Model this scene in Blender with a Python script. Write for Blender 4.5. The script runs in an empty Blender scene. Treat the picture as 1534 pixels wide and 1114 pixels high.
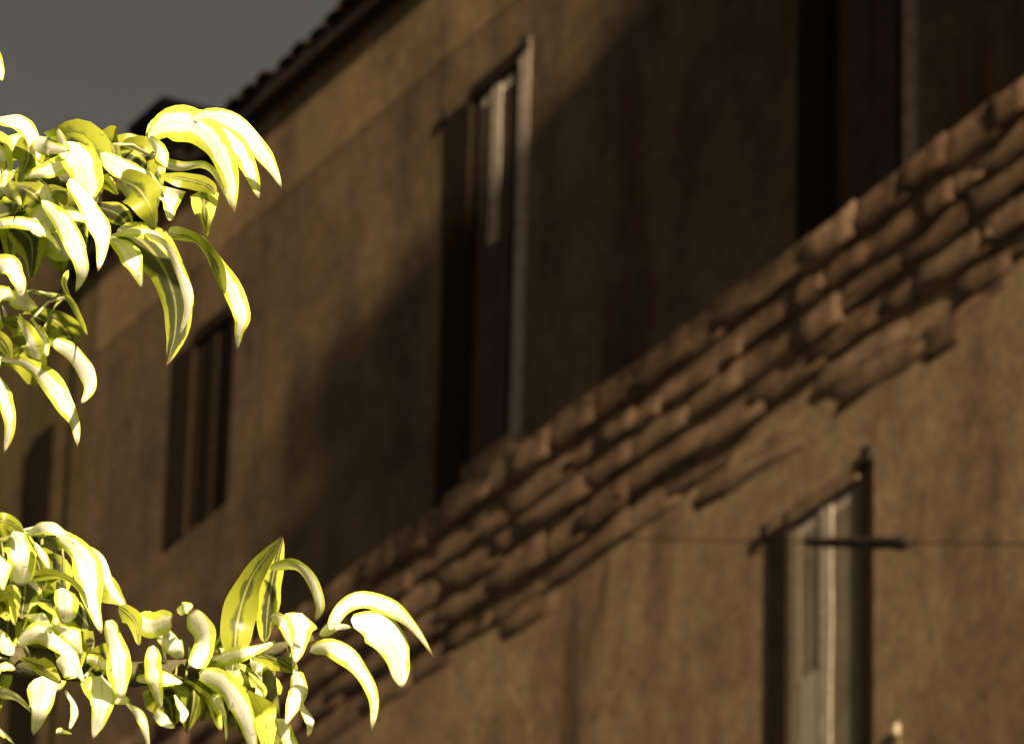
import bpy, bmesh, math, random
from mathutils import Vector, Matrix, noise
R = math.radians
scene = bpy.context.scene
col = scene.collection

# ---------------------------------------------------------------- camera
CAM = Vector((0.0, 0.0, 1.6))
PITCH, ROLL = R(25.0), R(1.6)
FPX, PW, PH = 9580.0, 1534.0, 1114.0
fwd = Vector((0, math.cos(PITCH), math.sin(PITCH)))
r0 = Vector((1, 0, 0)); u0 = r0.cross(fwd)
right = (r0 * math.cos(ROLL) + u0 * math.sin(ROLL)).normalized()
up = right.cross(fwd).normalized()
cd = bpy.data.cameras.new('camera'); cam = bpy.data.objects.new('camera', cd); col.objects.link(cam)
m = Matrix((right, up, -fwd)).transposed().to_4x4(); m.translation = CAM
cam.matrix_world = m
cd.sensor_width = 36.0; cd.lens = FPX / PW * 36.0
cd.clip_start = 0.1; cd.clip_end = 3000
cd.dof.use_dof = True; cd.dof.focus_distance = 6.0; cd.dof.aperture_fstop = 21.0
scene.camera = cam

# ---------------------------------------------------------------- facade axes, sun and sky
TH = R(28.0)
D = Vector((-math.sin(TH), math.cos(TH), 0))       # along the facade, away from the camera
N = Vector((-math.cos(TH), -math.sin(TH), 0))      # out of the facade
L = (-D * 0.962 + N * 0.155 + Vector((0, 0, 0.2))).normalized()   # towards the sun
SUN_EL = math.asin(L.z); SUN_ROT = math.atan2(L.x, L.y)
w = bpy.data.worlds.new('World'); scene.world = w; w.use_nodes = True
nt = w.node_tree
for n_ in list(nt.nodes): nt.nodes.remove(n_)
sky = nt.nodes.new('ShaderNodeTexSky'); sky.sky_type = 'NISHITA'; sky.sun_disc = False
sky.sun_elevation = SUN_EL; sky.sun_rotation = SUN_ROT; sky.dust_density = 4.0; sky.air_density = 1.0
hsv = nt.nodes.new('ShaderNodeHueSaturation'); hsv.inputs['Saturation'].default_value = 0.22
tint = nt.nodes.new('ShaderNodeMix'); tint.data_type = 'RGBA'; tint.blend_type = 'MULTIPLY'
tint.inputs['Factor'].default_value = 1.0; tint.inputs[7].default_value = (0.885, 0.815, 0.655, 1)
bg = nt.nodes.new('ShaderNodeBackground'); bg.inputs['Strength'].default_value = 0.019
wo = nt.nodes.new('ShaderNodeOutputWorld')
nt.links.new(sky.outputs[0], hsv.inputs['Color']); nt.links.new(hsv.outputs[0], tint.inputs[6])
nt.links.new(tint.outputs[2], bg.inputs[0]); nt.links.new(bg.outputs[0], wo.inputs[0])
sd = bpy.data.lights.new('sun', 'SUN'); sd.energy = 5.0; sd.angle = R(2.1); sd.color = (1.0, 0.76, 0.5)
so = bpy.data.objects.new('sun', sd); col.objects.link(so)
so.rotation_euler = L.to_track_quat('Z', 'Y').to_euler(); so.location = (10, -20, 30)
scene.view_settings.view_transform = 'Standard'; scene.view_settings.look = 'None'
scene.view_settings.gamma = 1.0; scene.view_settings.use_curve_mapping = False
scene.view_settings.exposure = 1.3
scene.render.engine = 'CYCLES'
scene.render.resolution_x = 1024; scene.render.resolution_y = 743

# ---------------------------------------------------------------- helpers
def at(px, py, dist):
    v = fwd + right * ((px - PW / 2) / FPX) - up * ((py - PH / 2) / FPX)
    return CAM + v * dist

def tag(o, label=None, cat=None, group=None, kind=None):
    if label: o['label'] = label
    if cat: o['category'] = cat
    if group: o['group'] = group
    if kind: o['kind'] = kind
    return o

def empty(name, loc=(0, 0, 0), rz=0.0, parent=None):
    o = bpy.data.objects.new(name, None); col.objects.link(o); o.empty_display_size = 0.3
    o.location = loc; o.rotation_euler = (0, 0, rz)
    if parent: o.parent = parent
    return o

def obj(name, bm, mat, parent=None, smooth=False):
    me = bpy.data.meshes.new(name); bm.normal_update(); bm.to_mesh(me); bm.free()
    if mat: me.materials.append(mat)
    if smooth:
        for p in me.polygons: p.use_smooth = True
    o = bpy.data.objects.new(name, me); col.objects.link(o)
    if parent: o.parent = parent
    return o

def inst(name, src, parent, loc=(0, 0, 0), rot=(0, 0, 0), sc=(1, 1, 1)):
    o = bpy.data.objects.new(name, src.data); col.objects.link(o); o.parent = parent
    o.location = loc; o.rotation_euler = rot; o.scale = sc
    return o

def bx(bm, a, b, bev=0.0, jit=0.0, rng=None):
    """box between corners a and b, edges bevelled, corners a little uneven"""
    t = bmesh.new()
    bmesh.ops.create_cube(t, size=1.0)
    for v in t.verts:
        v.co = Vector([(a[i] + b[i]) / 2 + v.co[i] * (b[i] - a[i]) for i in range(3)])
        if jit: v.co += Vector((rng.uniform(-jit, jit), rng.uniform(-jit, jit), rng.uniform(-jit, jit)))
    if bev: bmesh.ops.bevel(t, geom=list(t.edges), offset=bev, segments=1, affect='EDGES', profile=0.5)
    me = bpy.data.meshes.new('tmp'); t.to_mesh(me); t.free(); bm.from_mesh(me); bpy.data.meshes.remove(me)

def box(name, a, b, mat, parent, bev=0.006, jit=0.0, rng=None):
    bm = bmesh.new(); bx(bm, a, b, bev, jit, rng); return obj(name, bm, mat, parent)

def tube(bm, pts, rad, seg=8):
    """swept tube along pts; rad is a number or one radius per point"""
    pts = [Vector(p) for p in pts]; rings = []
    for i, p in enumerate(pts):
        t = (pts[min(i + 1, len(pts) - 1)] - pts[max(i - 1, 0)]).normalized()
        a = t.cross(Vector((0, 0, 1)) if abs(t.z) < 0.95 else Vector((1, 0, 0))).normalized(); b = t.cross(a)
        rr = rad[i] if isinstance(rad, (list, tuple)) else rad
        rings.append([bm.verts.new(p + a * (math.cos(2 * math.pi * k / seg) * rr) + b * (math.sin(2 * math.pi * k / seg) * rr)) for k in range(seg)])
    for i in range(len(rings) - 1):
        for k in range(seg):
            bm.faces.new((rings[i][k], rings[i][(k + 1) % seg], rings[i + 1][(k + 1) % seg], rings[i + 1][k]))
    bm.faces.new(rings[0][::-1]); bm.faces.new(rings[-1])

# ---------------------------------------------------------------- materials
def mat_plaster(name, c1, c2, c3, bump=0.25, scale=1.0, rough=0.95, grain=0.34):
    """old render: broad patches c1/c2, darker stains c3 running down, fine grain"""
    M = bpy.data.materials.new(name); M.use_nodes = True; t = M.node_tree; nd = t.nodes; lk = t.links
    bs = nd['Principled BSDF']; bs.inputs['Roughness'].default_value = rough
    bs.inputs['Specular IOR Level'].default_value = 0.15
    tc = nd.new('ShaderNodeTexCoord')
    n1 = nd.new('ShaderNodeTexNoise'); n1.inputs['Scale'].default_value = 0.9 * scale; n1.inputs['Detail'].default_value = 5; n1.inputs['Roughness'].default_value = 0.6
    mp = nd.new('ShaderNodeMapping'); mp.inputs['Scale'].default_value = (1.3 * scale, 1.3 * scale, 0.4 * scale)
    n2 = nd.new('ShaderNodeTexNoise'); n2.inputs['Scale'].default_value = 1.5; n2.inputs['Detail'].default_value = 4; n2.inputs['Roughness'].default_value = 0.5
    n3 = nd.new('ShaderNodeTexNoise'); n3.inputs['Scale'].default_value = 24 * scale; n3.inputs['Detail'].default_value = 4
    n4 = nd.new('ShaderNodeTexNoise'); n4.inputs['Scale'].default_value = 7 * scale; n4.inputs['Detail'].default_value = 6; n4.inputs['Roughness'].default_value = 0.7
    lk.new(tc.outputs['Object'], n1.inputs['Vector']); lk.new(tc.outputs['Object'], mp.inputs['Vector']); lk.new(mp.outputs[0], n2.inputs['Vector'])
    lk.new(tc.outputs['Object'], n3.inputs['Vector']); lk.new(tc.outputs['Object'], n4.inputs['Vector'])
    r1 = nd.new('ShaderNodeValToRGB'); r1.color_ramp.elements[0].position = 0.35; r1.color_ramp.elements[1].position = 0.65
    r1.color_ramp.elements[0].color = (*c1, 1); r1.color_ramp.elements[1].color = (*c2, 1); lk.new(n1.outputs['Fac'], r1.inputs[0])
    r2 = nd.new('ShaderNodeMapRange'); r2.inputs[1].default_value = 0.47; r2.inputs[2].default_value = 0.68; r2.inputs[3].default_value = 0; r2.inputs[4].default_value = 0.8
    lk.new(n2.outputs['Fac'], r2.inputs[0])
    mx = nd.new('ShaderNodeMix'); mx.data_type = 'RGBA'; lk.new(r2.outputs[0], mx.inputs['Factor']); lk.new(r1.outputs[0], mx.inputs[6]); mx.inputs[7].default_value = (*c3, 1)
    ad = nd.new('ShaderNodeMath'); ad.operation = 'MULTIPLY_ADD'; ad.inputs[1].default_value = 0.45; lk.new(n3.outputs['Fac'], ad.inputs[0]); lk.new(n4.outputs['Fac'], ad.inputs[2])
    r3 = nd.new('ShaderNodeMapRange'); r3.inputs[1].default_value = 0.42; r3.inputs[2].default_value = 1.03; r3.inputs[3].default_value = 1 - grain * 1.5; r3.inputs[4].default_value = 1 + grain * 1.5
    lk.new(ad.outputs[0], r3.inputs[0])
    mu = nd.new('ShaderNodeMix'); mu.data_type = 'RGBA'; mu.blend_type = 'MULTIPLY'; mu.inputs['Factor'].default_value = 1.0
    lk.new(mx.outputs[2], mu.inputs[6]); lk.new(r3.outputs[0], mu.inputs[7]); lk.new(mu.outputs[2], bs.inputs['Base Color'])
    bp = nd.new('ShaderNodeBump'); bp.inputs['Strength'].default_value = bump; bp.inputs['Distance'].default_value = 0.02
    lk.new(ad.outputs[0], bp.inputs['Height']); lk.new(bp.outputs[0], bs.inputs['Normal'])
    return M

def tint_random(M, lo, hi):
    t = M.node_tree; nd = t.nodes; lk = t.links; bs = nd['Principled BSDF']; src = bs.inputs['Base Color'].links[0].from_socket
    oi = nd.new('ShaderNodeObjectInfo'); rp = nd.new('ShaderNodeValToRGB'); rp.color_ramp.elements[0].color = (*lo, 1); rp.color_ramp.elements[1].color = (*hi, 1)
    mu = nd.new('ShaderNodeMix'); mu.data_type = 'RGBA'; mu.blend_type = 'MULTIPLY'; mu.inputs['Factor'].default_value = 1
    lk.new(oi.outputs['Random'], rp.inputs[0]); lk.new(src, mu.inputs[6]); lk.new(rp.outputs[0], mu.inputs[7]); lk.new(mu.outputs[2], bs.inputs['Base Color'])

def mat_plain(name, c, rough=0.7, var=0.3, scale=9.0, bump=0.1, spec=0.3, metal=0.0):
    M = bpy.data.materials.new(name); M.use_nodes = True; t = M.node_tree; nd = t.nodes; lk = t.links
    bs = nd['Principled BSDF']; bs.inputs['Roughness'].default_value = rough; bs.inputs['Specular IOR Level'].default_value = spec
    bs.inputs['Metallic'].default_value = metal
    tc = nd.new('ShaderNodeTexCoord'); n1 = nd.new('ShaderNodeTexNoise'); n1.inputs['Scale'].default_value = scale; n1.inputs['Detail'].default_value = 5
    n1.inputs['Roughness'].default_value = 0.65
    lk.new(tc.outputs['Object'], n1.inputs['Vector'])
    rp = nd.new('ShaderNodeValToRGB'); rp.color_ramp.elements[0].position = 0.3; rp.color_ramp.elements[1].position = 0.7
    rp.color_ramp.elements[0].color = (*[x * (1 - var) for x in c], 1); rp.color_ramp.elements[1].color = (*[x * (1 + var) for x in c], 1)
    lk.new(n1.outputs['Fac'], rp.inputs[0]); lk.new(rp.outputs[0], bs.inputs['Base Color'])
    bp = nd.new('ShaderNodeBump'); bp.inputs['Strength'].default_value = bump; bp.inputs['Distance'].default_value = 0.02
    lk.new(n1.outputs['Fac'], bp.inputs['Height']); lk.new(bp.outputs[0], bs.inputs['Normal'])
    return M

def mat_leaf(name, edge, mid, back, core):
    """variegated leaf: green or painted glare-white core of width `core` (0..1), pale margin; some light passes through"""
    M = bpy.data.materials.new(name); M.use_nodes = True; t = M.node_tree; nd = t.nodes; lk = t.links
    bs = nd['Principled BSDF']; bs.inputs['Roughness'].default_value = 0.38; bs.inputs['Specular IOR Level'].default_value = 0.5
    uv = nd.new('ShaderNodeUVMap'); sp = nd.new('ShaderNodeSeparateXYZ'); lk.new(uv.outputs[0], sp.inputs[0])
    ab = nd.new('ShaderNodeMath'); ab.operation = 'ABSOLUTE'; lk.new(sp.outputs[1], ab.inputs[0])
    tc = nd.new('ShaderNodeTexCoord'); nz = nd.new('ShaderNodeTexNoise'); nz.inputs['Scale'].default_value = 45; nz.inputs['Detail'].default_value = 3
    lk.new(tc.outputs['Object'], nz.inputs['Vector'])
    oi = nd.new('ShaderNodeObjectInfo')
    a1 = nd.new('ShaderNodeMath'); a1.operation = 'MULTIPLY_ADD'; a1.inputs[1].default_value = 1.1; lk.new(nz.outputs['Fac'], a1.inputs[0]); lk.new(ab.outputs[0], a1.inputs[2])
    a2 = nd.new('ShaderNodeMath'); a2.operation = 'MULTIPLY_ADD'; a2.inputs[1].default_value = 0.35; lk.new(oi.outputs['Random'], a2.inputs[0]); lk.new(a1.outputs[0], a2.inputs[2])
    mr = nd.new('ShaderNodeMapRange'); mr.inputs[1].default_value = core + 0.62; mr.inputs[2].default_value = core + 0.82; lk.new(a2.outputs[0], mr.inputs[0])
    mx = nd.new('ShaderNodeMix'); mx.data_type = 'RGBA'; mx.inputs[6].default_value = (*mid, 1); mx.inputs[7].default_value = (*edge, 1); lk.new(mr.outputs[0], mx.inputs['Factor'])
    # pale midrib
    mr2 = nd.new('ShaderNodeMapRange'); mr2.inputs[1].default_value = 0.10; mr2.inputs[2].default_value = 0.03; lk.new(ab.outputs[0], mr2.inputs[0])
    ml = nd.new('ShaderNodeMath'); ml.operation = 'MULTIPLY'; ml.inputs[1].default_value = 0.5; lk.new(mr2.outputs[0], ml.inputs[0])
    mx2 = nd.new('ShaderNodeMix'); mx2.data_type = 'RGBA'; lk.new(ml.outputs[0], mx2.inputs['Factor']); lk.new(mx.outputs[2], mx2.inputs[6]); mx2.inputs[7].default_value = (0.62, 0.66, 0.22, 1)
    tp = nd.new('ShaderNodeMapRange'); tp.inputs[1].default_value = 0.90; tp.inputs[2].default_value = 0.97; lk.new(sp.outputs[0], tp.inputs[0])
    mt = nd.new('ShaderNodeMix'); mt.data_type = 'RGBA'; lk.new(tp.outputs[0], mt.inputs['Factor']); lk.new(mx2.outputs[2], mt.inputs[6]); mt.inputs[7].default_value = (0.20, 0.16, 0.07, 1)
    sn = nd.new('ShaderNodeTexNoise'); sn.inputs['Scale'].default_value = 130; lk.new(tc.outputs['Object'], sn.inputs['Vector'])
    sr = nd.new('ShaderNodeMapRange'); sr.inputs[1].default_value = 0.66; sr.inputs[2].default_value = 0.74; sr.inputs[4].default_value = 0.55; lk.new(sn.outputs['Fac'], sr.inputs[0])
    mx2 = nd.new('ShaderNodeMix'); mx2.data_type = 'RGBA'; lk.new(sr.outputs[0], mx2.inputs['Factor']); lk.new(mt.outputs[2], mx2.inputs[6]); mx2.inputs[7].default_value = (0.16, 0.15, 0.04, 1)
    lk.new(mx2.outputs[2], bs.inputs['Base Color'])
    tr = nd.new('ShaderNodeBsdfTranslucent'); m3 = nd.new('ShaderNodeMix'); m3.data_type = 'RGBA'; m3.blend_type = 'MULTIPLY'; m3.inputs['Factor'].default_value = 1
    lk.new(mx2.outputs[2], m3.inputs[6]); m3.inputs[7].default_value = (*back, 1); lk.new(m3.outputs[2], tr.inputs['Color'])
    ms = nd.new('ShaderNodeMixShader'); ms.inputs[0].default_value = 0.3
    lk.new(bs.outputs[0], ms.inputs[1]); lk.new(tr.outputs[0], ms.inputs[2]); lk.new(ms.outputs[0], nd['Material Output'].inputs['Surface'])
    bp = nd.new('ShaderNodeBump'); bp.inputs['Strength'].default_value = 0.25; bp.inputs['Distance'].default_value = 0.004
    lk.new(nz.outputs['Fac'], bp.inputs['Height']); lk.new(bp.outputs[0], bs.inputs['Normal'])
    return M

MAT = {
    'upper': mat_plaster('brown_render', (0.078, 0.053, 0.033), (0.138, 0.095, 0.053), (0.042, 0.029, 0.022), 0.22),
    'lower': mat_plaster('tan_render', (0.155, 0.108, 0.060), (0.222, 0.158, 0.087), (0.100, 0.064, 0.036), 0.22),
    'stone': mat_plaster('weathered_cornice_stone', (0.108, 0.074, 0.046), (0.195, 0.136, 0.082), (0.066, 0.043, 0.028), 0.5, 2.6, grain=0.3),
    'patch': mat_plaster('dark_damp_render', (0.095, 0.064, 0.039), (0.145, 0.1, 0.06), (0.06, 0.038, 0.025), 0.22),
    'tan_coat': mat_plaster('tan_coat_render', (0.122, 0.086, 0.045), (0.195, 0.138, 0.068), (0.07, 0.047, 0.028), 0.22),
    'quoin': mat_plaster('olive_render', (0.075, 0.056, 0.024), (0.115, 0.086, 0.036), (0.045, 0.033, 0.017), 0.2),
    'timber': mat_plain('dark_brown_timber', (0.016, 0.0105, 0.0062), 0.95, 0.4, 14, 0.1, 0.05),
    'fascia': mat_plain('blackened_fascia', (0.014, 0.009, 0.006), 0.85, 0.4, 8),
    'tile': mat_plain('sooty_roof_tile', (0.02, 0.012, 0.008), 0.9, 0.5, 12),
    'soot': mat_plain('sooty_brick', (0.0015, 0.0012, 0.0012), 0.98, 0.5, 12, 0.4, 0.03),
    'paint': mat_plain('chalky_grey_paint', (0.27, 0.235, 0.18), 0.8, 0.35, 22, 0.3),
    'stonetrim': mat_plain('pale_stone_trim', (0.27, 0.225, 0.18), 0.9, 0.4, 12, 0.4),
    'paint2': mat_plain('dirty_grey_paint', (0.17, 0.145, 0.10), 0.8, 0.35, 22, 0.3),
    'rust': mat_plain('rust_red_paint', (0.013, 0.0065, 0.0055), 0.9, 0.4, 16, 0.2, 0.08),
    'glass': mat_plain('dusty_glass', (0.045, 0.032, 0.024), 0.6, 0.35, 5, 0.05, 0.1),
    'glass2': mat_plain('grey_dusty_glass', (0.14, 0.120, 0.076), 0.5, 0.25, 5, 0.05, 0.1),
    'blind': mat_plain('grey_blind', (0.25, 0.22, 0.165), 0.85, 0.15, 10, 0.1),
    'cable': mat_plain('black_cable_sheath', (0.014, 0.009, 0.005), 0.7, 0.3, 20),
    'wire': mat_plain('brown_wire', (0.006, 0.004, 0.003), 0.95, 0.3, 20, 0.1, 0.03),
    'iron': mat_plain('black_iron', (0.015, 0.011, 0.008), 0.7, 0.3, 20),
    'white': mat_plain('off_white_plastic', (0.36, 0.31, 0.22), 0.6, 0.15, 20),
    'bark': mat_plain('grey_green_bark', (0.10, 0.095, 0.05), 0.9, 0.4, 40, 0.5),
    'twig': mat_plain('green_twig', (0.22, 0.25, 0.06), 0.6, 0.4, 40, 0.2),
    'ground': mat_plain('stone_paving', (0.13, 0.128, 0.128), 0.95, 0.3, 3, 0.2),
    'pale': mat_leaf('pale_glare_leaf', (0.70, 0.82, 0.10), (0.95, 0.97, 0.90), (0.9, 1.0, 0.2), 0.66),  # white centre puts blown-out glare into the leaf colour
    'vari': mat_leaf('variegated_leaf', (0.74, 0.80, 0.14), (0.12, 0.14, 0.03), (0.9, 1.0, 0.25), 0.16),
    'dull2': mat_plain('shadow_foliage_leaf', (0.05, 0.07, 0.02), 0.6, 0.4, 12),
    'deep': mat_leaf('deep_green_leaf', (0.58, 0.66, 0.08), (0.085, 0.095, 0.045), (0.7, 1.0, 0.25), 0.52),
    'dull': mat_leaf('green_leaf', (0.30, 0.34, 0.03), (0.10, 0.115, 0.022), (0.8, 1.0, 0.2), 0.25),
}

tint_random(MAT['stone'], (0.72, 0.64, 0.6), (1.35, 1.32, 1.3))

# ---------------------------------------------------------------- ground
bm = bmesh.new(); s = 1500
bm.faces.new([bm.verts.new(p) for p in ((-s, -s, 0), (s, -s, 0), (s, s, 0), (-s, s, 0))])
tag(obj('ground', bm, MAT['ground']), kind='structure')

# ---------------------------------------------------------------- the building (local x = along the facade, y = out of it)
O = Vector((0, 35 * math.cos(PITCH), 0)); RZ = math.atan2(D.y, D.x)
def loc2w(u, q, z): return O + D * u + N * q + Vector((0, 0, z))
bld = empty('apartment_building', O, RZ)
tag(bld, 'old brown rendered building with stone cornice, tall dark windows and black eaves', 'building')
NEAR, FAR = -16.0, 5.62
QL = 0.30                                            # the lower wall stands this far in front of the upper one

def wall_mesh(x0, x1, z0, z1, holes, q, depth):
    xs = sorted({x0, x1} | {h[0] for h in holes} | {h[1] for h in holes})
    zs = sorted({z0, z1} | {h[2] for h in holes} | {h[3] for h in holes})
    bm = bmesh.new(); V = {}
    def v(x, y, z):
        k = (round(x, 4), round(y, 4), round(z, 4))
        if k not in V: V[k] = bm.verts.new(k)
        return V[k]
    for i in range(len(xs) - 1):
        for j in range(len(zs) - 1):
            cx, cz = (xs[i] + xs[i + 1]) / 2, (zs[j] + zs[j + 1]) / 2
            if any(h[0] < cx < h[1] and h[2] < cz < h[3] for h in holes): continue
            bm.faces.new((v(xs[i], q, zs[j]), v(xs[i], q, zs[j + 1]), v(xs[i + 1], q, zs[j + 1]), v(xs[i + 1], q, zs[j])))
    for a, b, c, d in holes:
        for (p0, p1) in (((a, c), (b, c)), ((b, c), (b, d)), ((b, d), (a, d)), ((a, d), (a, c))):
            bm.faces.new((v(p0[0], q, p0[1]), v(p1[0], q, p1[1]), v(p1[0], q - depth, p1[1]), v(p0[0], q - depth, p0[1])))
    bmesh.ops.recalc_face_normals(bm, faces=list(bm.faces))
    return bm

# openings: (near x, far x, sill z, head z)
W1 = (0.0, 0.585, 15.30, 18.32)
W3 = (3.62, 4.15, 16.95, 18.22)
W4 = (-4.06, -3.31, 15.30, 18.32)
W2 = (-4.15, -3.47, 11.9, 14.12)
UP0, UP1 = 15.25, 19.40
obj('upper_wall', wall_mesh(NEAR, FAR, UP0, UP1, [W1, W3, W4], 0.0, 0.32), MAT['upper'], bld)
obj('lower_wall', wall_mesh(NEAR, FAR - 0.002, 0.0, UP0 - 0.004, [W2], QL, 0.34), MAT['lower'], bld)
bm = bmesh.new()                                     # end wall, back wall and flat deck of the block
bx(bm, (FAR - 0.3, -9.0, 0.0), (FAR - 0.006, -0.35, UP1 - 0.004)); bx(bm, (NEAR, -9.4, 0), (FAR - 0.01, -9.01, UP1 - 0.003)); bx(bm, (NEAR, -9.0, 0), (NEAR + 0.3, -0.35, UP1 - 0.005))
obj('side_wall', bm, MAT['upper'], bld)

def window(W, q, near_mat, side_mat, glass, blind=None, horns=True, glass_d=0.012, near_w=0.12, far_w=0.27, shade_split=None):
    a, b, c, d = W; wn = empty('window', (0, 0, 0), 0, bld)
    y = q - glass_d
    e = 0.012
    # dark timber lining of the opening, standing a little proud of the render
    box('far_jamb', (b - e, q - 0.30, c), (b + far_w, q + 0.012, d + 0.02), MAT['timber'], wn, 0.004)
    box('near_jamb', (a - near_w, q - 0.10, c), (a + e, q + 0.004, d + 0.10), near_mat, wn, 0.006)
    box('head', (a + e + 0.002, q - 0.30, d - e), (b - e - 0.002, q + 0.012, d + 0.085), MAT['timber'] if near_mat is not MAT['timber'] else MAT['patch'], wn, 0.004)
    if horns:
        box('hinge_pin', (b + far_w - 0.03, q + 0.013, d - 0.01), (b + far_w + 0.06, q + 0.028, d + 0.07), MAT['iron'], wn, 0.01)
        box('hinge_pin', (a - near_w - 0.01, q + 0.006, d + 0.03), (a - near_w + 0.10, q + 0.028, d + 0.13), MAT['iron'], wn, 0.01)
    # sashes
    mid = (a + b) / 2
    fr = [('stile', (b - e - 0.085, b - e - 0.003)), ('stile', (mid - 0.055, mid + 0.055)), ('stile', (a + e + 0.003, a + e + 0.08))]
    for i, (nm, (s0, s1)) in enumerate(fr):
        rg = random.Random(int(abs(a) * 100) + i)
        bm = bmesh.new(); k = 12                        # flaking, uneven edge
        zs = [c + 0.02 + (d - e - 0.02 - c - 0.004) * j / k for j in range(k + 1)]
        ring = []
        for z in zs:
            j0, j1 = rg.uniform(-0.006, 0.006), rg.uniform(-0.006, 0.006)
            ring.append([bm.verts.new(p) for p in ((s0 + j0, y + (0.005 if i == 1 else 0), z), (s1 + j1, y + (0.005 if i == 1 else 0), z), (s1 + j1, y - 0.05, z), (s0 + j0, y - 0.05, z))])
        for j in range(k):
            for n_ in range(4):
                bm.faces.new((ring[j][n_], ring[j][(n_ + 1) % 4], ring[j + 1][(n_ + 1) % 4], ring[j + 1][n_]))
        bmesh.ops.recalc_face_normals(bm, faces=list(bm.faces))
        if i == 1 and shade_split:                            # lower part darkened to paint in the shadow across it
            bmesh.ops.bisect_plane(bm, geom=list(bm.verts) + list(bm.edges) + list(bm.faces), plane_co=(0, 0, shade_split), plane_no=(0, 0, 1), clear_inner=True)
            box('stile', (s0 + 0.004, y - 0.05, c + 0.02), (s1 - 0.004, y + 0.004, shade_split - 0.004), MAT['glass'], wn, 0.004)
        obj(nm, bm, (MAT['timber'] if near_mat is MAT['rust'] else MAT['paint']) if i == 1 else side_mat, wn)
    box('top_rail', (a + 0.09, y - 0.048, d - 0.13), (mid - 0.062, y - 0.004, d - e - 0.006), MAT['timber'] if near_mat is MAT['rust'] else MAT['paint'], wn, 0.004)
    box('top_rail', (mid + 0.062, y - 0.048, d - 0.13), (b - 0.105, y - 0.004, d - e - 0.006), MAT['timber'] if near_mat is MAT['rust'] else MAT['paint'], wn, 0.004)
    nb = 3
    for (p0, p1) in ((a + 0.08, mid - 0.05), (mid + 0.05, b - 0.09)):
        for j in range(nb):
            z0 = c + 0.03 + (d - 0.09 - c - 0.03) * j / nb; z1 = c + 0.03 + (d - 0.09 - c - 0.03) * (j + 1) / nb
            box('pane', (p0, y - 0.010, z0 + 0.002), (p1, y - 0.003, z1 - 0.002), glass, wn, 0.0)
    if blind:
        box('blind', (mid + 0.056, y - 0.0025, c + 0.05), (b - e - 0.09, y + 0.001, blind), MAT['blind'], wn, 0.002)
        box('blind', (a + e + 0.082, y - 0.0025, c + 0.05), (mid - 0.057, y + 0.001, blind - 0.55), MAT['blind'], wn, 0.002)
    return wn

window(W2, QL, MAT['timber'], MAT['paint2'], MAT['glass2'], blind=13.27, far_w=0.17)
window(W1, 0.0, MAT['stonetrim'], MAT['rust'], MAT['glass'], shade_split=17.3)
window(W4, 0.0, MAT['stonetrim'], MAT['rust'], MAT['glass'], shade_split=18.2)
w3 = window(W3, 0.0, MAT['rust'], MAT['timber'], MAT['rust'], horns=False, near_w=0.06, far_w=0.25)
# door step under the tall window, resting on the cornice
box('sill', (-0.86, 0.004, 15.47), (-0.30, 0.46, 15.60), MAT['stone'], bld, 0.012)

# cornice: three stepped courses of rough worn stones
cor = empty('cornice', (0, 0, 0), 0, bld)
rg = random.Random(5)
def stone_mesh(seed):
    t = bmesh.new(); bmesh.ops.create_cube(t, size=1.0)
    bmesh.ops.subdivide_edges(t, edges=list(t.edges), cuts=2, use_grid_fill=True)
    for v in t.verts:
        p = v.co.copy(); n_ = p.normalized() * 0.62
        v.co = p.lerp(n_, 0.02) + Vector([noise.noise(p * 2.3 + Vector((seed * 7.1 + k * 13, seed, k))) for k in range(3)]) * 0.10
    me = bpy.data.meshes.new('worn_stone'); t.to_mesh(me); t.free(); me.materials.append(MAT['stone'])
    for p in me.polygons: p.use_smooth = True
    return me
stones = [stone_mesh(k) for k in range(9)]
def course(y1, z0, z1, lmin, lmax, jy, jz, keep=1.0):
    """stones bedded 12 cm into the wall, their faces only a little uneven"""
    x = NEAR + 8
    while x < FAR:
        l = rg.uniform(lmin, lmax)
        if rg.random() < keep:
            o = bpy.data.objects.new('cornice_stone', rg.choice(stones)); col.objects.link(o); o.parent = cor
            y = y1 + rg.uniform(-jy, jy); h = (z1 - z0) * rg.uniform(0.95, 1.2); d_ = 0.13
            o.location = (x + l / 2, y - d_ / 2, (z0 + z1) / 2 + rg.uniform(-jz, jz)); o.scale = (l * 1.2, d_, h * 1.2)
            o.rotation_euler = (rg.uniform(-.05, .05), rg.uniform(-.05, .05), rg.uniform(-.018, .018))
        x += l
course(0.444, 15.33, 15.46, 0.22, 0.5, 0.018, 0.016)
course(0.408, 15.17, 15.31, 0.24, 0.6, 0.012, 0.016)
course(0.377, 15.01, 15.16, 0.3, 0.7, 0.010, 0.016)
course(0.347, 14.84, 15.00, 0.35, 0.8, 0.006, 0.02)
course(0.309, 14.68, 14.83, 0.35, 0.9, 0.006, 0.025, 0.75)
course(0.303, 14.52, 14.67, 0.35, 0.9, 0.004, 0.03, 0.4)
bm = bmesh.new()
for y_, z0_, z1_ in ((0.436, 15.32, 15.47), (0.402, 15.16, 15.316), (0.371, 15.0, 15.156), (0.341, 14.84, 14.996)): bx(bm, (NEAR + 8, 0.003, z0_), (FAR, y_, z1_), 0.012)
obj('mortar_bed', bm, MAT['stone'], cor)
# lighter tan band under the eave
box('tan_coat', (NEAR, 0.0025, 18.74), (FAR, 0.005, UP1 - 0.004), MAT['tan_coat'], bld, 0.0)

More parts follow.
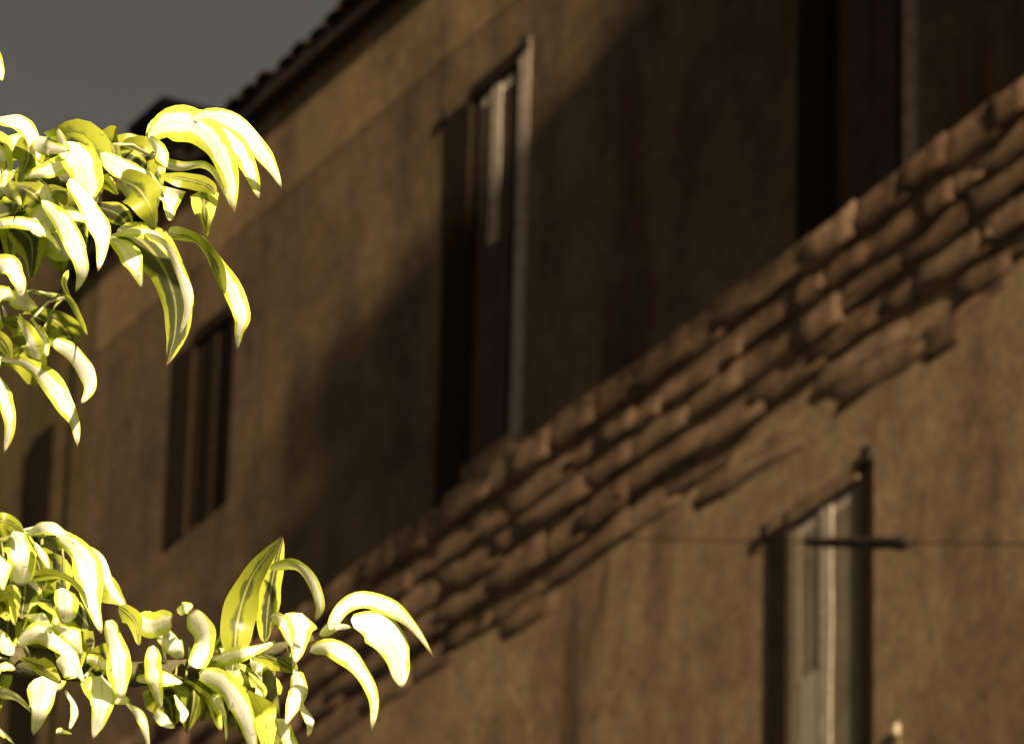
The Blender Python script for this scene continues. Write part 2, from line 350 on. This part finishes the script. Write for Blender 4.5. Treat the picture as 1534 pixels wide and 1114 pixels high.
# repairs in the lower render: thin uneven patches
pr = random.Random(31)
def patch(x0, x1, z0, z1, mat, th):
    bm = bmesh.new(); ring = []
    for k in range(22):
        a_ = 2 * math.pi * k / 22; cx_, sz_ = math.cos(a_), math.sin(a_); r_ = 1 / max(abs(cx_), abs(sz_)) ** 0.75 * pr.uniform(0.8, 1.05)
        ring.append(((x0 + x1) / 2 + cx_ * r_ * (x1 - x0) / 2, (z0 + z1) / 2 + sz_ * r_ * (z1 - z0) / 2))
    f0 = bm.faces.new([bm.verts.new((x_, QL + 0.0005, z_)) for x_, z_ in ring]); e_ = bmesh.ops.extrude_face_region(bm, geom=[f0])
    for v in e_['geom']:
        if isinstance(v, bmesh.types.BMVert): v.co.y = QL + th
    bmesh.ops.recalc_face_normals(bm, faces=list(bm.faces)); obj('render_patch', bm, mat, bld)
patch(-0.9, 0.1, 12.6, 14.3, MAT['tan_coat'], 0.003)
patch(-1.42, -1.22, 11.8, 14.5, MAT['patch'], 0.002)
patch(0.9, 1.9, 13.2, 14.4, MAT['patch'], 0.002)

# corner strip at the far end
box('corner_strip', (FAR + 0.001, -0.30, 15.45), (FAR + 0.30, 0.0, 19.38), MAT['quoin'], bld, 0.0)

# roof: black fascia, soffit, tile ends along the eave, low pitch behind
rf = empty('roof', (0, 0, 0), 0, bld)
box('soffit', (NEAR, -0.34, UP1 + 0.003), (FAR + 0.35, 0.10, UP1 + 0.03), MAT['fascia'], rf, 0.0)
box('fascia', (NEAR, 0.102, UP1 - 0.01), (FAR + 0.35, 0.125, UP1 + 0.10), MAT['fascia'], rf, 0.006)
bm = bmesh.new(); P = [(-0.34, UP1 + 0.04), (0.10, UP1 + 0.13), (-4.5, UP1 + 1.25), (-9.4, UP1 + 0.04)]
va = [bm.verts.new((NEAR, y, z)) for y, z in P]; vb = [bm.verts.new((FAR + 0.34, y, z)) for y, z in P]
for i in range(4): bm.faces.new((va[i], va[(i + 1) % 4], vb[(i + 1) % 4], vb[i]))
bm.faces.new(va); bm.faces.new(vb[::-1]); bmesh.ops.recalc_face_normals(bm, faces=list(bm.faces))
obj('roof_deck', bm, MAT['tile'], rf)
bm = bmesh.new(); seg = 8; prof = []
for k in range(seg + 1):
    a = math.pi * k / seg; prof.append((math.cos(a) * 0.108, math.sin(a) * 0.045))
rings = []
for yy, sc in ((0.16, 1.0), (-0.30, 0.85)):
    zz = (0.10 - yy) * 0.243
    rings.append(([bm.verts.new((px * sc, yy, pz * sc + zz)) for px, pz in prof], [bm.verts.new((px * sc * .86, yy, pz * sc * .84 + zz - 0.002)) for px, pz in prof]))
for k in range(seg):
    (o0, i0), (o1, i1) = rings
    bm.faces.new((o0[k], o0[k + 1], o1[k + 1], o1[k])); bm.faces.new((i0[k + 1], i0[k], i1[k], i1[k + 1])); bm.faces.new((o0[k + 1], o0[k], i0[k], i0[k + 1]))
bmesh.ops.recalc_face_normals(bm, faces=list(bm.faces))
t0 = obj('eave_tile', bm, MAT['tile'], rf); t0.location = (FAR + 0.24, 0, UP1 + 0.11)
x = FAR + 0.02; rg = random.Random(3)
while x > -9:
    inst('eave_tile', t0, rf, (x, rg.uniform(-0.03, 0.03), UP1 + 0.11 + rg.uniform(-0.006, 0.012)), (0, 0, rg.uniform(-0.06, 0.06))); x -= 0.22
# sooty chimney on the eave
ch = empty('chimney', (0, 0, 0), 0, bld)
box('stack', (4.95, -0.56, 19.45), (5.34, -0.08, 20.12), MAT['soot'], ch, 0.02)
box('cap', (4.88, -0.70, 20.123), (5.40, -0.02, 20.29), MAT['soot'], ch, 0.03)
# added bay, out of view, shaped to cast the soft shadow on the upper wall
shadow_bay = empty('shadow_bay', (0, 0, 0), 0, bld)
BX, BP, BZ0, BZ1 = -5.65, 1.30, 16.05, 18.34
box('shadow_bay_corbel', (BX - 3.2, 0.003, 15.92), (BX - 0.55, 0.50, BZ1), MAT['upper'], shadow_bay, 0.01)
box('shadow_bay_body', (BX - 3.2, 0.503, 16.50), (BX, BP, BZ1 - 0.002), MAT['upper'], shadow_bay, 0.01)
box('shadow_bay_body', (BX - 0.548, 0.003, 16.50), (BX - 0.001, 0.502, BZ1 - 0.003), MAT['upper'], shadow_bay, 0.01)
box('shadow_bay_roof', (BX - 3.3, 0.004, BZ1 + 0.003), (BX + 0.05, BP + 0.06, BZ1 + 0.08), MAT['tile'], shadow_bay, 0.01)
for k in range(4):
    box('shadow_bay_shutter', (BX - 3.0 + k * 0.72, BP + 0.003, 17.2), (BX - 2.4 + k * 0.72, BP + 0.04, 18.2), MAT['timber'], shadow_bay, 0.006)

cr = random.Random(12); bm = bmesh.new()  # unseen foliage added to feather the edges of that shadow
def cleaf(x, y, z):
    e = Matrix.Rotation(cr.uniform(0, 6.28), 3, 'Z') @ Matrix.Rotation(cr.uniform(-1, 1), 3, 'X'); sz = cr.uniform(0.05, 0.11); c = Vector((x, y, z))
    bm.faces.new([bm.verts.new(c + e @ (Vector(p) * sz)) for p in ((0, -1, 0), (0.5, -0.1, 0.1), (0, 1, 0), (-0.5, -0.1, 0.1))])
for _ in range(2600):                                # over the top edge, thinning upwards
    cleaf(BX - abs(cr.gauss(0, 0.5)), cr.uniform(0.05, BP + 0.1), BZ1 + 0.1 + abs(cr.gauss(0, 0.26)))
for _ in range(1500):                                # over the outer corner
    cleaf(BX - abs(cr.gauss(0, 0.4)), BP + 0.02 + abs(cr.gauss(0, 0.07)), cr.uniform(16.6, BZ1 - 0.1))
o = obj('shadow_foliage', bm, MAT['dull2'], shadow_bay); o['kind'] = 'stuff'

# ---------------------------------------------------------------- neighbouring house beyond the far corner
nb = empty('neighbouring_house', O + D * 6.9 - N * 0.02, RZ)
tag(nb, 'olive brown house seen past the far corner of the brown building', 'building')
box('wall', (-0.9, -7.0, 0), (6.0, 0.0, 20.2), MAT['quoin'], nb, 0.01)
box('fascia', (-0.9, -7.2, 20.204), (6.2, 0.06, 20.4), MAT['fascia'], nb, 0.01)
box('shutter', (-0.72, 0.003, 16.0), (-0.36, 0.03, 18.5), MAT['timber'], nb, 0.006)

# ---------------------------------------------------------------- cable across the wall, and a small box
cab = empty('overhead_cable', at(932, 806, 32.62)); inv = -Vector(cab.location)
a = at(932, 806, 32.62); b = at(1950, 812, 24.0)
def cp(t):
    p = a.lerp(b, t); return p - Vector((0, 0, 0.10 * 4 * t * (1 - t) * 0.15)) + inv
tag(cab, 'thin dark cable with a thick black splice stretched level in front of the tan wall', 'cable')
bm = bmesh.new(); tube(bm, [cp(k / 40) for k in range(41)], 0.0040, 6); obj('wire', bm, MAT['wire'], cab, True)

bm = bmesh.new(); ts = [0.262 + 0.002 * k for k in range(40)]
def t_at(px):                                        # parameter on the cable
    lo, hi = 0.0, 1.0
    for _ in range(40):
        md = (lo + hi) / 2; p = cp(md) - inv - CAM
        if PW / 2 + FPX * p.dot(right) / p.dot(fwd) < px: lo = md
        else: hi = md
    return lo
t0_, t1_ = t_at(1205), t_at(1362); kk = 14
tube(bm, [cp(t0_ + (t1_ - t0_) * k / kk) for k in range(kk + 1)], [0.008] + [0.020 + 0.012 * k / kk + 0.004 * math.sin(k * 2.1) for k in range(1, kk)] + [0.008], 8)
obj('splice', bm, MAT['cable'], cab, True)
jb = empty('wall_clip', loc2w(-4.49, QL, 12.66)); jb.rotation_euler = (0, 0, RZ)
tag(jb, 'small off white plastic clip on the tan wall beside the grey window', 'clip')
box('plate', (-0.035, 0.003, -0.12), (0.035, 0.02, -0.005), MAT['quoin'], jb, 0.008)
box('hook', (-0.03, 0.003, 0.0), (0.03, 0.03, 0.07), MAT['white'], jb, 0.012)

# ---------------------------------------------------------------- tree with variegated drooping leaves
TR = Vector((-2.3, 6.2, 0)); tree = empty('variegated_tree', TR)
tag(tree, 'leafy branches with drooping pale yellow and green variegated leaves', 'tree')
bm = bmesh.new()
tube(bm, [Vector(p) for p in ((0, 0, -0.1), (0.02, 0, 0.8), (-0.03, 0.03, 1.8), (0.04, 0.02, 2.8), (0.0, 0.05, 3.8), (0.05, 0.0, 4.8), (0.02, 0.06, 5.8))], [0.16, 0.13, 0.115, 0.10, 0.08, 0.05, 0.015], 12)
obj('trunk', bm, MAT['bark'], tree, True)
WOOD = []
def limb(name, pts, r0_, r1_, mat):
    for i in range(len(pts) - 1):
        for k in range(12): WOOD.append(pts[i].lerp(pts[i + 1], k / 12))
    bm = bmesh.new(); n_ = len(pts); tube(bm, [p - TR for p in pts], [r0_ + (r1_ - r0_) * i / (n_ - 1) for i in range(n_)], 8); obj(name, bm, mat, tree, True)
limb('branch', [TR + Vector((0, 0, 3.3)), at(-2200, 800, 6.15), at(-1000, 480, 6.1), at(-300, 330, 6.12), at(-40, 285, 6.12), at(120, 262, 6.16), at(235, 232, 6.1)], 0.03, 0.003, MAT['bark'])
limb('branch', [TR + Vector((0, 0, 3.0)), at(-2200, 1300, 6.15), at(-1000, 1080, 6.1), at(-300, 1010, 6.12), at(0, 985, 6.12), at(200, 1010, 6.1), at(300, 1000, 6.1), at(400, 975, 6.1), at(470, 955, 6.1)], 0.03, 0.003, MAT['bark'])
limb('twig', [at(400, 972, 6.1), at(404, 1030, 6.12), at(414, 1120, 6.15), at(420, 1250, 6.2)], 0.006, 0.009, MAT['twig'])
limb('twig', [at(-60, 440, 6.1), at(0, 440, 6.1), at(50, 437, 6.1), at(100, 446, 6.08)], 0.004, 0.0025, MAT['twig'])
limb('twig', [at(-60, 520, 6.1), at(20, 530, 6.1), at(80, 515, 6.1)], 0.004, 0.0025, MAT['twig'])
limb('twig', [at(-80, 830, 6.12), at(40, 800, 6.12), at(95, 800, 6.1)], 0.004, 0.0025, MAT['twig'])

LR = random.Random(21)
def catmull(pts, t):
    n_ = len(pts) - 1; x = min(t * n_, n_ - 1e-6); i = int(x); f_ = x - i
    p0 = pts[max(i - 1, 0)]; p1 = pts[i]; p2 = pts[i + 1]; p3 = pts[min(i + 2, n_)]
    return 0.5 * ((2 * p1) + (p2 - p0) * f_ + (2 * p0 - 5 * p1 + 4 * p2 - p3) * f_ ** 2 + (3 * p1 - p0 - 3 * p2 + p3) * f_ ** 3)

def leaf(pix, wpx, mat='pale', a=None, dist=6.0, shape='leaf', fold=0.25, bow=None):
    """one leaf: midrib through pix, wpx = visible width, a = roll of the blade about its midrib (degrees)"""
    if a is None: a = LR.uniform(-30, 30)
    if bow is None: bow = LR.uniform(-0.05, 0.05)
    dd = dist + LR.uniform(-0.05, 0.05); n_ = len(pix)
    pts = [at(x, y, dd + bow * math.sin(math.pi * i / (n_ - 1)) - 0.03 * i / (n_ - 1)) for i, (x, y) in enumerate(pix)]
    half = wpx / FPX * dd / 2 / max(0.35, math.cos(R(a)))
    K, S = 20, (-1, -0.5, 0, 0.5, 1)
    bm = bmesh.new(); uvl = bm.loops.layers.uv.new('UVMap'); rows = []; ph = LR.uniform(0, 6)
    for i in range(K + 1):
        t = i / K; p = catmull(pts, t); tg = (catmull(pts, min(1, t + 0.03)) - catmull(pts, max(0, t - 0.03))).normalized()
        vw = (p - CAM).normalized(); perp = tg.cross(vw).normalized(); nn = perp.cross(tg).normalized()
        tw = R(a + 28 * math.sin(t * 3.6 + ph)); side = perp * math.cos(tw) + nn * math.sin(tw); nrm = side.cross(tg).normalized()
        if nrm.dot(vw) > 0: nrm = -nrm
        if shape == 'leaf': wd = math.sin(math.pi * min(1, (t * 0.97 + 0.03)) ** 0.85) ** 0.8 * (1.18 - 0.25 * t)
        elif shape == 'drop': wd = min(1, (t + 0.02) * 7) * (1 - t) ** 0.8 * 1.05
        else: wd = math.sin(math.pi * (0.06 + t * 0.92)) ** 0.6
        wd = max(wd * (1 + 0.08 * math.sin(11 * t + 3 * ph) + 0.04 * math.sin(23 * t + ph)), 0.03) * half * (0.25 if t < 0.05 else 1)
        rows.append([bm.verts.new(p + side * (s_ * wd) - nrm * (fold * wd * abs(s_) ** 1.5) + nrm * (0.10 * wd * math.sin(9 * t + ph + s_)) * abs(s_) - TR) for s_ in S])
    for i in range(K):
        for j in range(4):
            f_ = bm.faces.new((rows[i][j], rows[i][j + 1], rows[i + 1][j + 1], rows[i + 1][j]))
            for lp, (ii, jj) in zip(f_.loops, ((i, j), (i, j + 1), (i + 1, j + 1), (i + 1, j))): lp[uvl].uv = (ii / K, S[jj])
    b_ = pts[0]; q_ = min(WOOD, key=lambda p: (p - b_).length)
    if 0.004 < (q_ - b_).length < 0.09:                 # leaf stalk reaching back to the twig
        tube(bm, [q_ - TR, (q_.lerp(b_, 0.5) + Vector((0, 0, 0.006))) - TR, catmull(pts, 0.04) - TR], [0.0018, 0.0014, 0.0012], 5)
    return obj('leaf', bm, MAT[mat], tree, True)

UPPER = [
    # big arching leaves on the right of the upper spray
    ([(222, 207), (248, 184), (288, 188), (322, 215), (342, 262), (351, 318)], 50, 'pale', 0),
    ([(262, 182), (300, 182), (350, 214), (374, 252), (388, 297)], 34, 'pale', 10),
    ([(285, 180), (322, 174), (360, 190), (392, 228), (410, 256), (422, 282)], 24, 'pale', 25),
    ([(222, 207), (235, 186), (262, 178), (296, 184)], 24, 'pale', 5),
    ([(232, 238), (268, 252), (305, 250), (328, 272), (346, 312)], 20, 'pale', 38),
    ([(238, 262), (275, 268), (310, 278), (322, 292)], 22, 'dull', 30),
    ([(258, 282), (256, 305), (254, 331)], 46, 'pale', 0, 'drop'),
    ([(306, 282), (306, 315), (309, 357)], 42, 'vari', 35, 'drop'),
    ([(176, 344), (214, 362), (244, 400), (262, 450), (262, 500), (250, 546)], 62, 'deep', 12),
    ([(166, 352), (188, 372), (204, 400), (214, 432)], 24, 'pale', 35),
    ([(215, 352), (245, 368), (268, 405), (282, 455), (268, 505)], 18, 'pale', 30),
    ([(298, 355), (318, 385), (344, 428), (362, 472), (358, 498), (355, 524)], 24, 'pale', 28),
    ([(252, 352), (290, 362), (318, 392), (336, 440)], 34, 'dull', 45),
    # white mass in the middle
    ([(102, 212), (118, 240), (128, 268), (134, 300)], 58, 'pale', 0, 'oval'),
    ([(104, 268), (132, 305), (153, 352), (147, 406)], 32, 'pale', 5),
    ([(62, 300), (92, 332), (114, 374), (124, 408), (114, 438)], 28, 'pale', 15),
    ([(98, 238), (94, 218), (86, 192)], 16, 'pale', 20),
    ([(52, 205), (70, 222), (104, 226)], 26, 'pale', 15),
    ([(-15, 178), (22, 178), (46, 200), (60, 244)], 22, 'pale', 40),
    ([(40, 202), (42, 238), (26, 272)], 40, 'dull', 20),
    ([(108, 240), (70, 256), (34, 268)], 22, 'pale', 35),
    ([(-12, 200), (6, 228), (10, 265)], 26, 'vari', 30),
    ([(-10, 220), (8, 250), (4, 282)], 24, 'pale', 10),
    ([(16, 270), (22, 290), (32, 308)], 14, 'pale', 15),
    ([(66, 278), (72, 300), (80, 318)], 16, 'pale', 30),
    ([(70, 315), (110, 322), (140, 335)], 14, 'pale', 30),
    ([(-20, 338), (24, 332), (60, 340), (80, 358), (94, 380)], 18, 'pale', 35),
    ([(170, 215), (174, 236), (178, 258)], 18, 'pale', 20),
    ([(150, 230), (182, 250), (222, 262), (246, 296)], 30, 'pale', 25),
    ([(176, 268), (206, 282), (226, 312), (232, 345)], 52, 'dull', 15),
    ([(190, 296), (206, 304), (222, 312)], 26, 'pale', 30),
    ([(165, 352), (200, 344), (236, 356), (260, 392)], 16, 'pale', 45),
    ([(222, 210), (238, 226), (250, 252)], 22, 'pale', 15),
    ([(140, 268), (160, 275), (176, 292)], 24, 'vari', 25),
    # left edge, middle
    ([(-25, 396), (12, 396), (30, 420), (32, 446)], 30, 'pale', 5),
    ([(-20, 432), (4, 440), (24, 452)], 24, 'pale', 15),
    ([(14, 444), (34, 450), (56, 458)], 24, 'pale', 42),
    ([(98, 442), (112, 464), (131, 502)], 13, 'dull', 20),
    ([(102, 405), (96, 425), (108, 450)], 8, 'vari', 20),
    ([(26, 482), (42, 510), (58, 542)], 30, 'pale', 45),
    ([(46, 478), (62, 506), (72, 535)], 14, 'pale', 45),
    ([(80, 512), (104, 526), (128, 558), (134, 582), (122, 604)], 28, 'pale', 5),
    ([(0, 540), (38, 546), (74, 572), (96, 606), (112, 634), (116, 668)], 26, 'pale', 30),
    ([(-6, 560), (6, 596), (14, 636), (6, 678)], 24, 'pale', 5),
    ([(-30, 500), (0, 510), (18, 540)], 22, 'dull', 30),
    ([(66, 490), (78, 500), (84, 520)], 16, 'dull', 30),
    ([(-14, 60), (-2, 92), (3, 122)], 14, 'pale', 20),
]
LOWER = [
    ([(-25, 784), (8, 780), (36, 797)], 24, 'dull', 15),
    ([(18, 796), (34, 830), (32, 878)], 50, 'pale', 0, 'oval'),
    ([(38, 800), (62, 788), (90, 796), (112, 815)], 13, 'pale', 40),
    ([(84, 802), (118, 826), (134, 862), (140, 904), (152, 948)], 40, 'pale', 5),
    ([(118, 815), (148, 836), (164, 874), (182, 900), (206, 928)], 13, 'pale', 30),
    ([(178, 908), (202, 930), (208, 966)], 26, 'dull', 15),
    ([(94, 880), (97, 905), (96, 934)], 40, 'pale', 0, 'oval'),
    ([(44, 866), (84, 862), (116, 880), (132, 912)], 18, 'vari', 40),
    ([(54, 812), (64, 830), (74, 852)], 9, 'pale', 40),
    ([(24, 964), (58, 947), (96, 966), (116, 996), (128, 1024)], 26, 'pale', 35),
    ([(84, 990), (100, 1002), (116, 1014)], 26, 'pale', 5),
    ([(30, 985), (62, 1000), (92, 1022)], 24, 'vari', 40),
    ([(152, 1012), (152, 1052), (139, 1106)], 64, 'pale', 0, 'drop'),
    ([(125, 1012), (152, 1034), (196, 1052)], 30, 'pale', 10),
    ([(188, 1054), (212, 1078), (224, 1125)], 12, 'pale', 35),
    ([(64, 1012), (60, 1056), (50, 1101)], 58, 'pale', 0, 'drop'),
    ([(98, 1034), (113, 1060), (104, 1092)], 13, 'pale', 30),
    ([(84, 1094), (96, 1096), (108, 1098)], 9, 'pale', 30),
    ([(-15, 1034), (22, 1044), (48, 1068)], 15, 'pale', 35),
    ([(-12, 1088), (12, 1102), (28, 1125)], 11, 'pale', 40),
    ([(158, 930), (176, 985), (182, 1045)], 38, 'pale', 8, 'oval'),
    ([(130, 985), (148, 992), (168, 1004)], 18, 'pale', 5),
    ([(202, 928), (226, 936), (258, 926)], 42, 'pale', 8, 'oval'),
    ([(236, 940), (256, 962), (270, 988)], 30, 'pale', 10, 'oval'),
    ([(266, 918), (276, 910), (290, 908)], 18, 'pale', 0, 'oval'),
    ([(293, 1000), (304, 958), (288, 914)], 40, 'pale', 0, 'oval'),
    ([(230, 966), (228, 1010), (242, 1062)], 28, 'pale', 5),
    ([(205, 1020), (240, 1016), (274, 1022)], 22, 'pale', 10),
    ([(262, 1040), (276, 1062), (272, 1082)], 14, 'pale', 40),
    ([(232, 1064), (246, 1080), (262, 1090)], 14, 'pale', 30),
    ([(352, 988), (356, 930), (378, 862), (424, 803)], 40, 'dull', 30),
    ([(398, 962), (402, 905), (412, 850), (424, 806)], 28, 'deep', 30),
    ([(404, 852), (440, 848), (466, 872), (478, 906), (472, 930)], 24, 'pale', 25),
    ([(452, 918), (449, 952), (442, 993)], 56, 'pale', 0, 'drop'),
    ([(406, 922), (424, 934), (440, 972)], 18, 'pale', 15),
    ([(494, 942), (514, 910), (545, 897), (588, 912), (620, 940), (650, 984)], 24, 'pale', 20),
    ([(526, 928), (560, 936), (588, 966), (598, 1000), (603, 1029)], 48, 'pale', 0),
    ([(478, 950), (500, 940), (528, 940)], 15, 'pale', 10),
    ([(464, 976), (492, 968), (526, 986), (552, 1018), (562, 1052), (557, 1094)], 30, 'pale', 15),
    ([(440, 1006), (446, 1038), (428, 1086)], 28, 'pale', 5),
    ([(448, 1048), (464, 1078), (461, 1104)], 13, 'pale', 20),
    ([(420, 1076), (428, 1100), (446, 1135)], 26, 'pale', 10),
    ([(298, 1006), (336, 1028), (364, 1070), (384, 1140)], 40, 'pale', 8),
    ([(306, 1006), (356, 1006), (388, 1026), (396, 1044)], 22, 'vari', 45),
    ([(276, 1020), (310, 1048), (332, 1094)], 20, 'vari', 45),
    ([(378, 1036), (396, 1076), (402, 1130)], 28, 'vari', 40),
    ([(322, 986), (368, 976), (414, 958)], 18, 'pale', 42),
    ([(340, 1000), (352, 996), (362, 998)], 12, 'pale', 20),
    ([(376, 990), (388, 1000), (392, 1014)], 14, 'pale', 30),
    ([(322, 972), (340, 950), (346, 925)], 18, 'vari', 40),
    ([(318, 1040), (334, 1070), (338, 1110)], 14, 'pale', 50),
    ([(4, 880), (24, 900), (20, 935)], 34, 'vari', 35),
    ([(-20, 890), (4, 905), (12, 930)], 26, 'vari', 20),
    ([(40, 920), (62, 930), (78, 948)], 15, 'pale', 42),
    ([(82, 935), (108, 950), (124, 980)], 20, 'pale', 45),
    ([(-18, 945), (4, 962), (18, 982)], 26, 'pale', 5),
    ([(-20, 1000), (4, 996), (24, 1002)], 14, 'pale', 35),
    ([(-20, 820), (2, 850), (6, 885)], 22, 'pale', 40),
]
for Q in (UPPER, LOWER):
    for e_ in Q: leaf(e_[0], e_[1], e_[2], e_[3] * LR.choice((-1, 1)), 6.0, e_[4] if len(e_) > 4 else 'leaf')
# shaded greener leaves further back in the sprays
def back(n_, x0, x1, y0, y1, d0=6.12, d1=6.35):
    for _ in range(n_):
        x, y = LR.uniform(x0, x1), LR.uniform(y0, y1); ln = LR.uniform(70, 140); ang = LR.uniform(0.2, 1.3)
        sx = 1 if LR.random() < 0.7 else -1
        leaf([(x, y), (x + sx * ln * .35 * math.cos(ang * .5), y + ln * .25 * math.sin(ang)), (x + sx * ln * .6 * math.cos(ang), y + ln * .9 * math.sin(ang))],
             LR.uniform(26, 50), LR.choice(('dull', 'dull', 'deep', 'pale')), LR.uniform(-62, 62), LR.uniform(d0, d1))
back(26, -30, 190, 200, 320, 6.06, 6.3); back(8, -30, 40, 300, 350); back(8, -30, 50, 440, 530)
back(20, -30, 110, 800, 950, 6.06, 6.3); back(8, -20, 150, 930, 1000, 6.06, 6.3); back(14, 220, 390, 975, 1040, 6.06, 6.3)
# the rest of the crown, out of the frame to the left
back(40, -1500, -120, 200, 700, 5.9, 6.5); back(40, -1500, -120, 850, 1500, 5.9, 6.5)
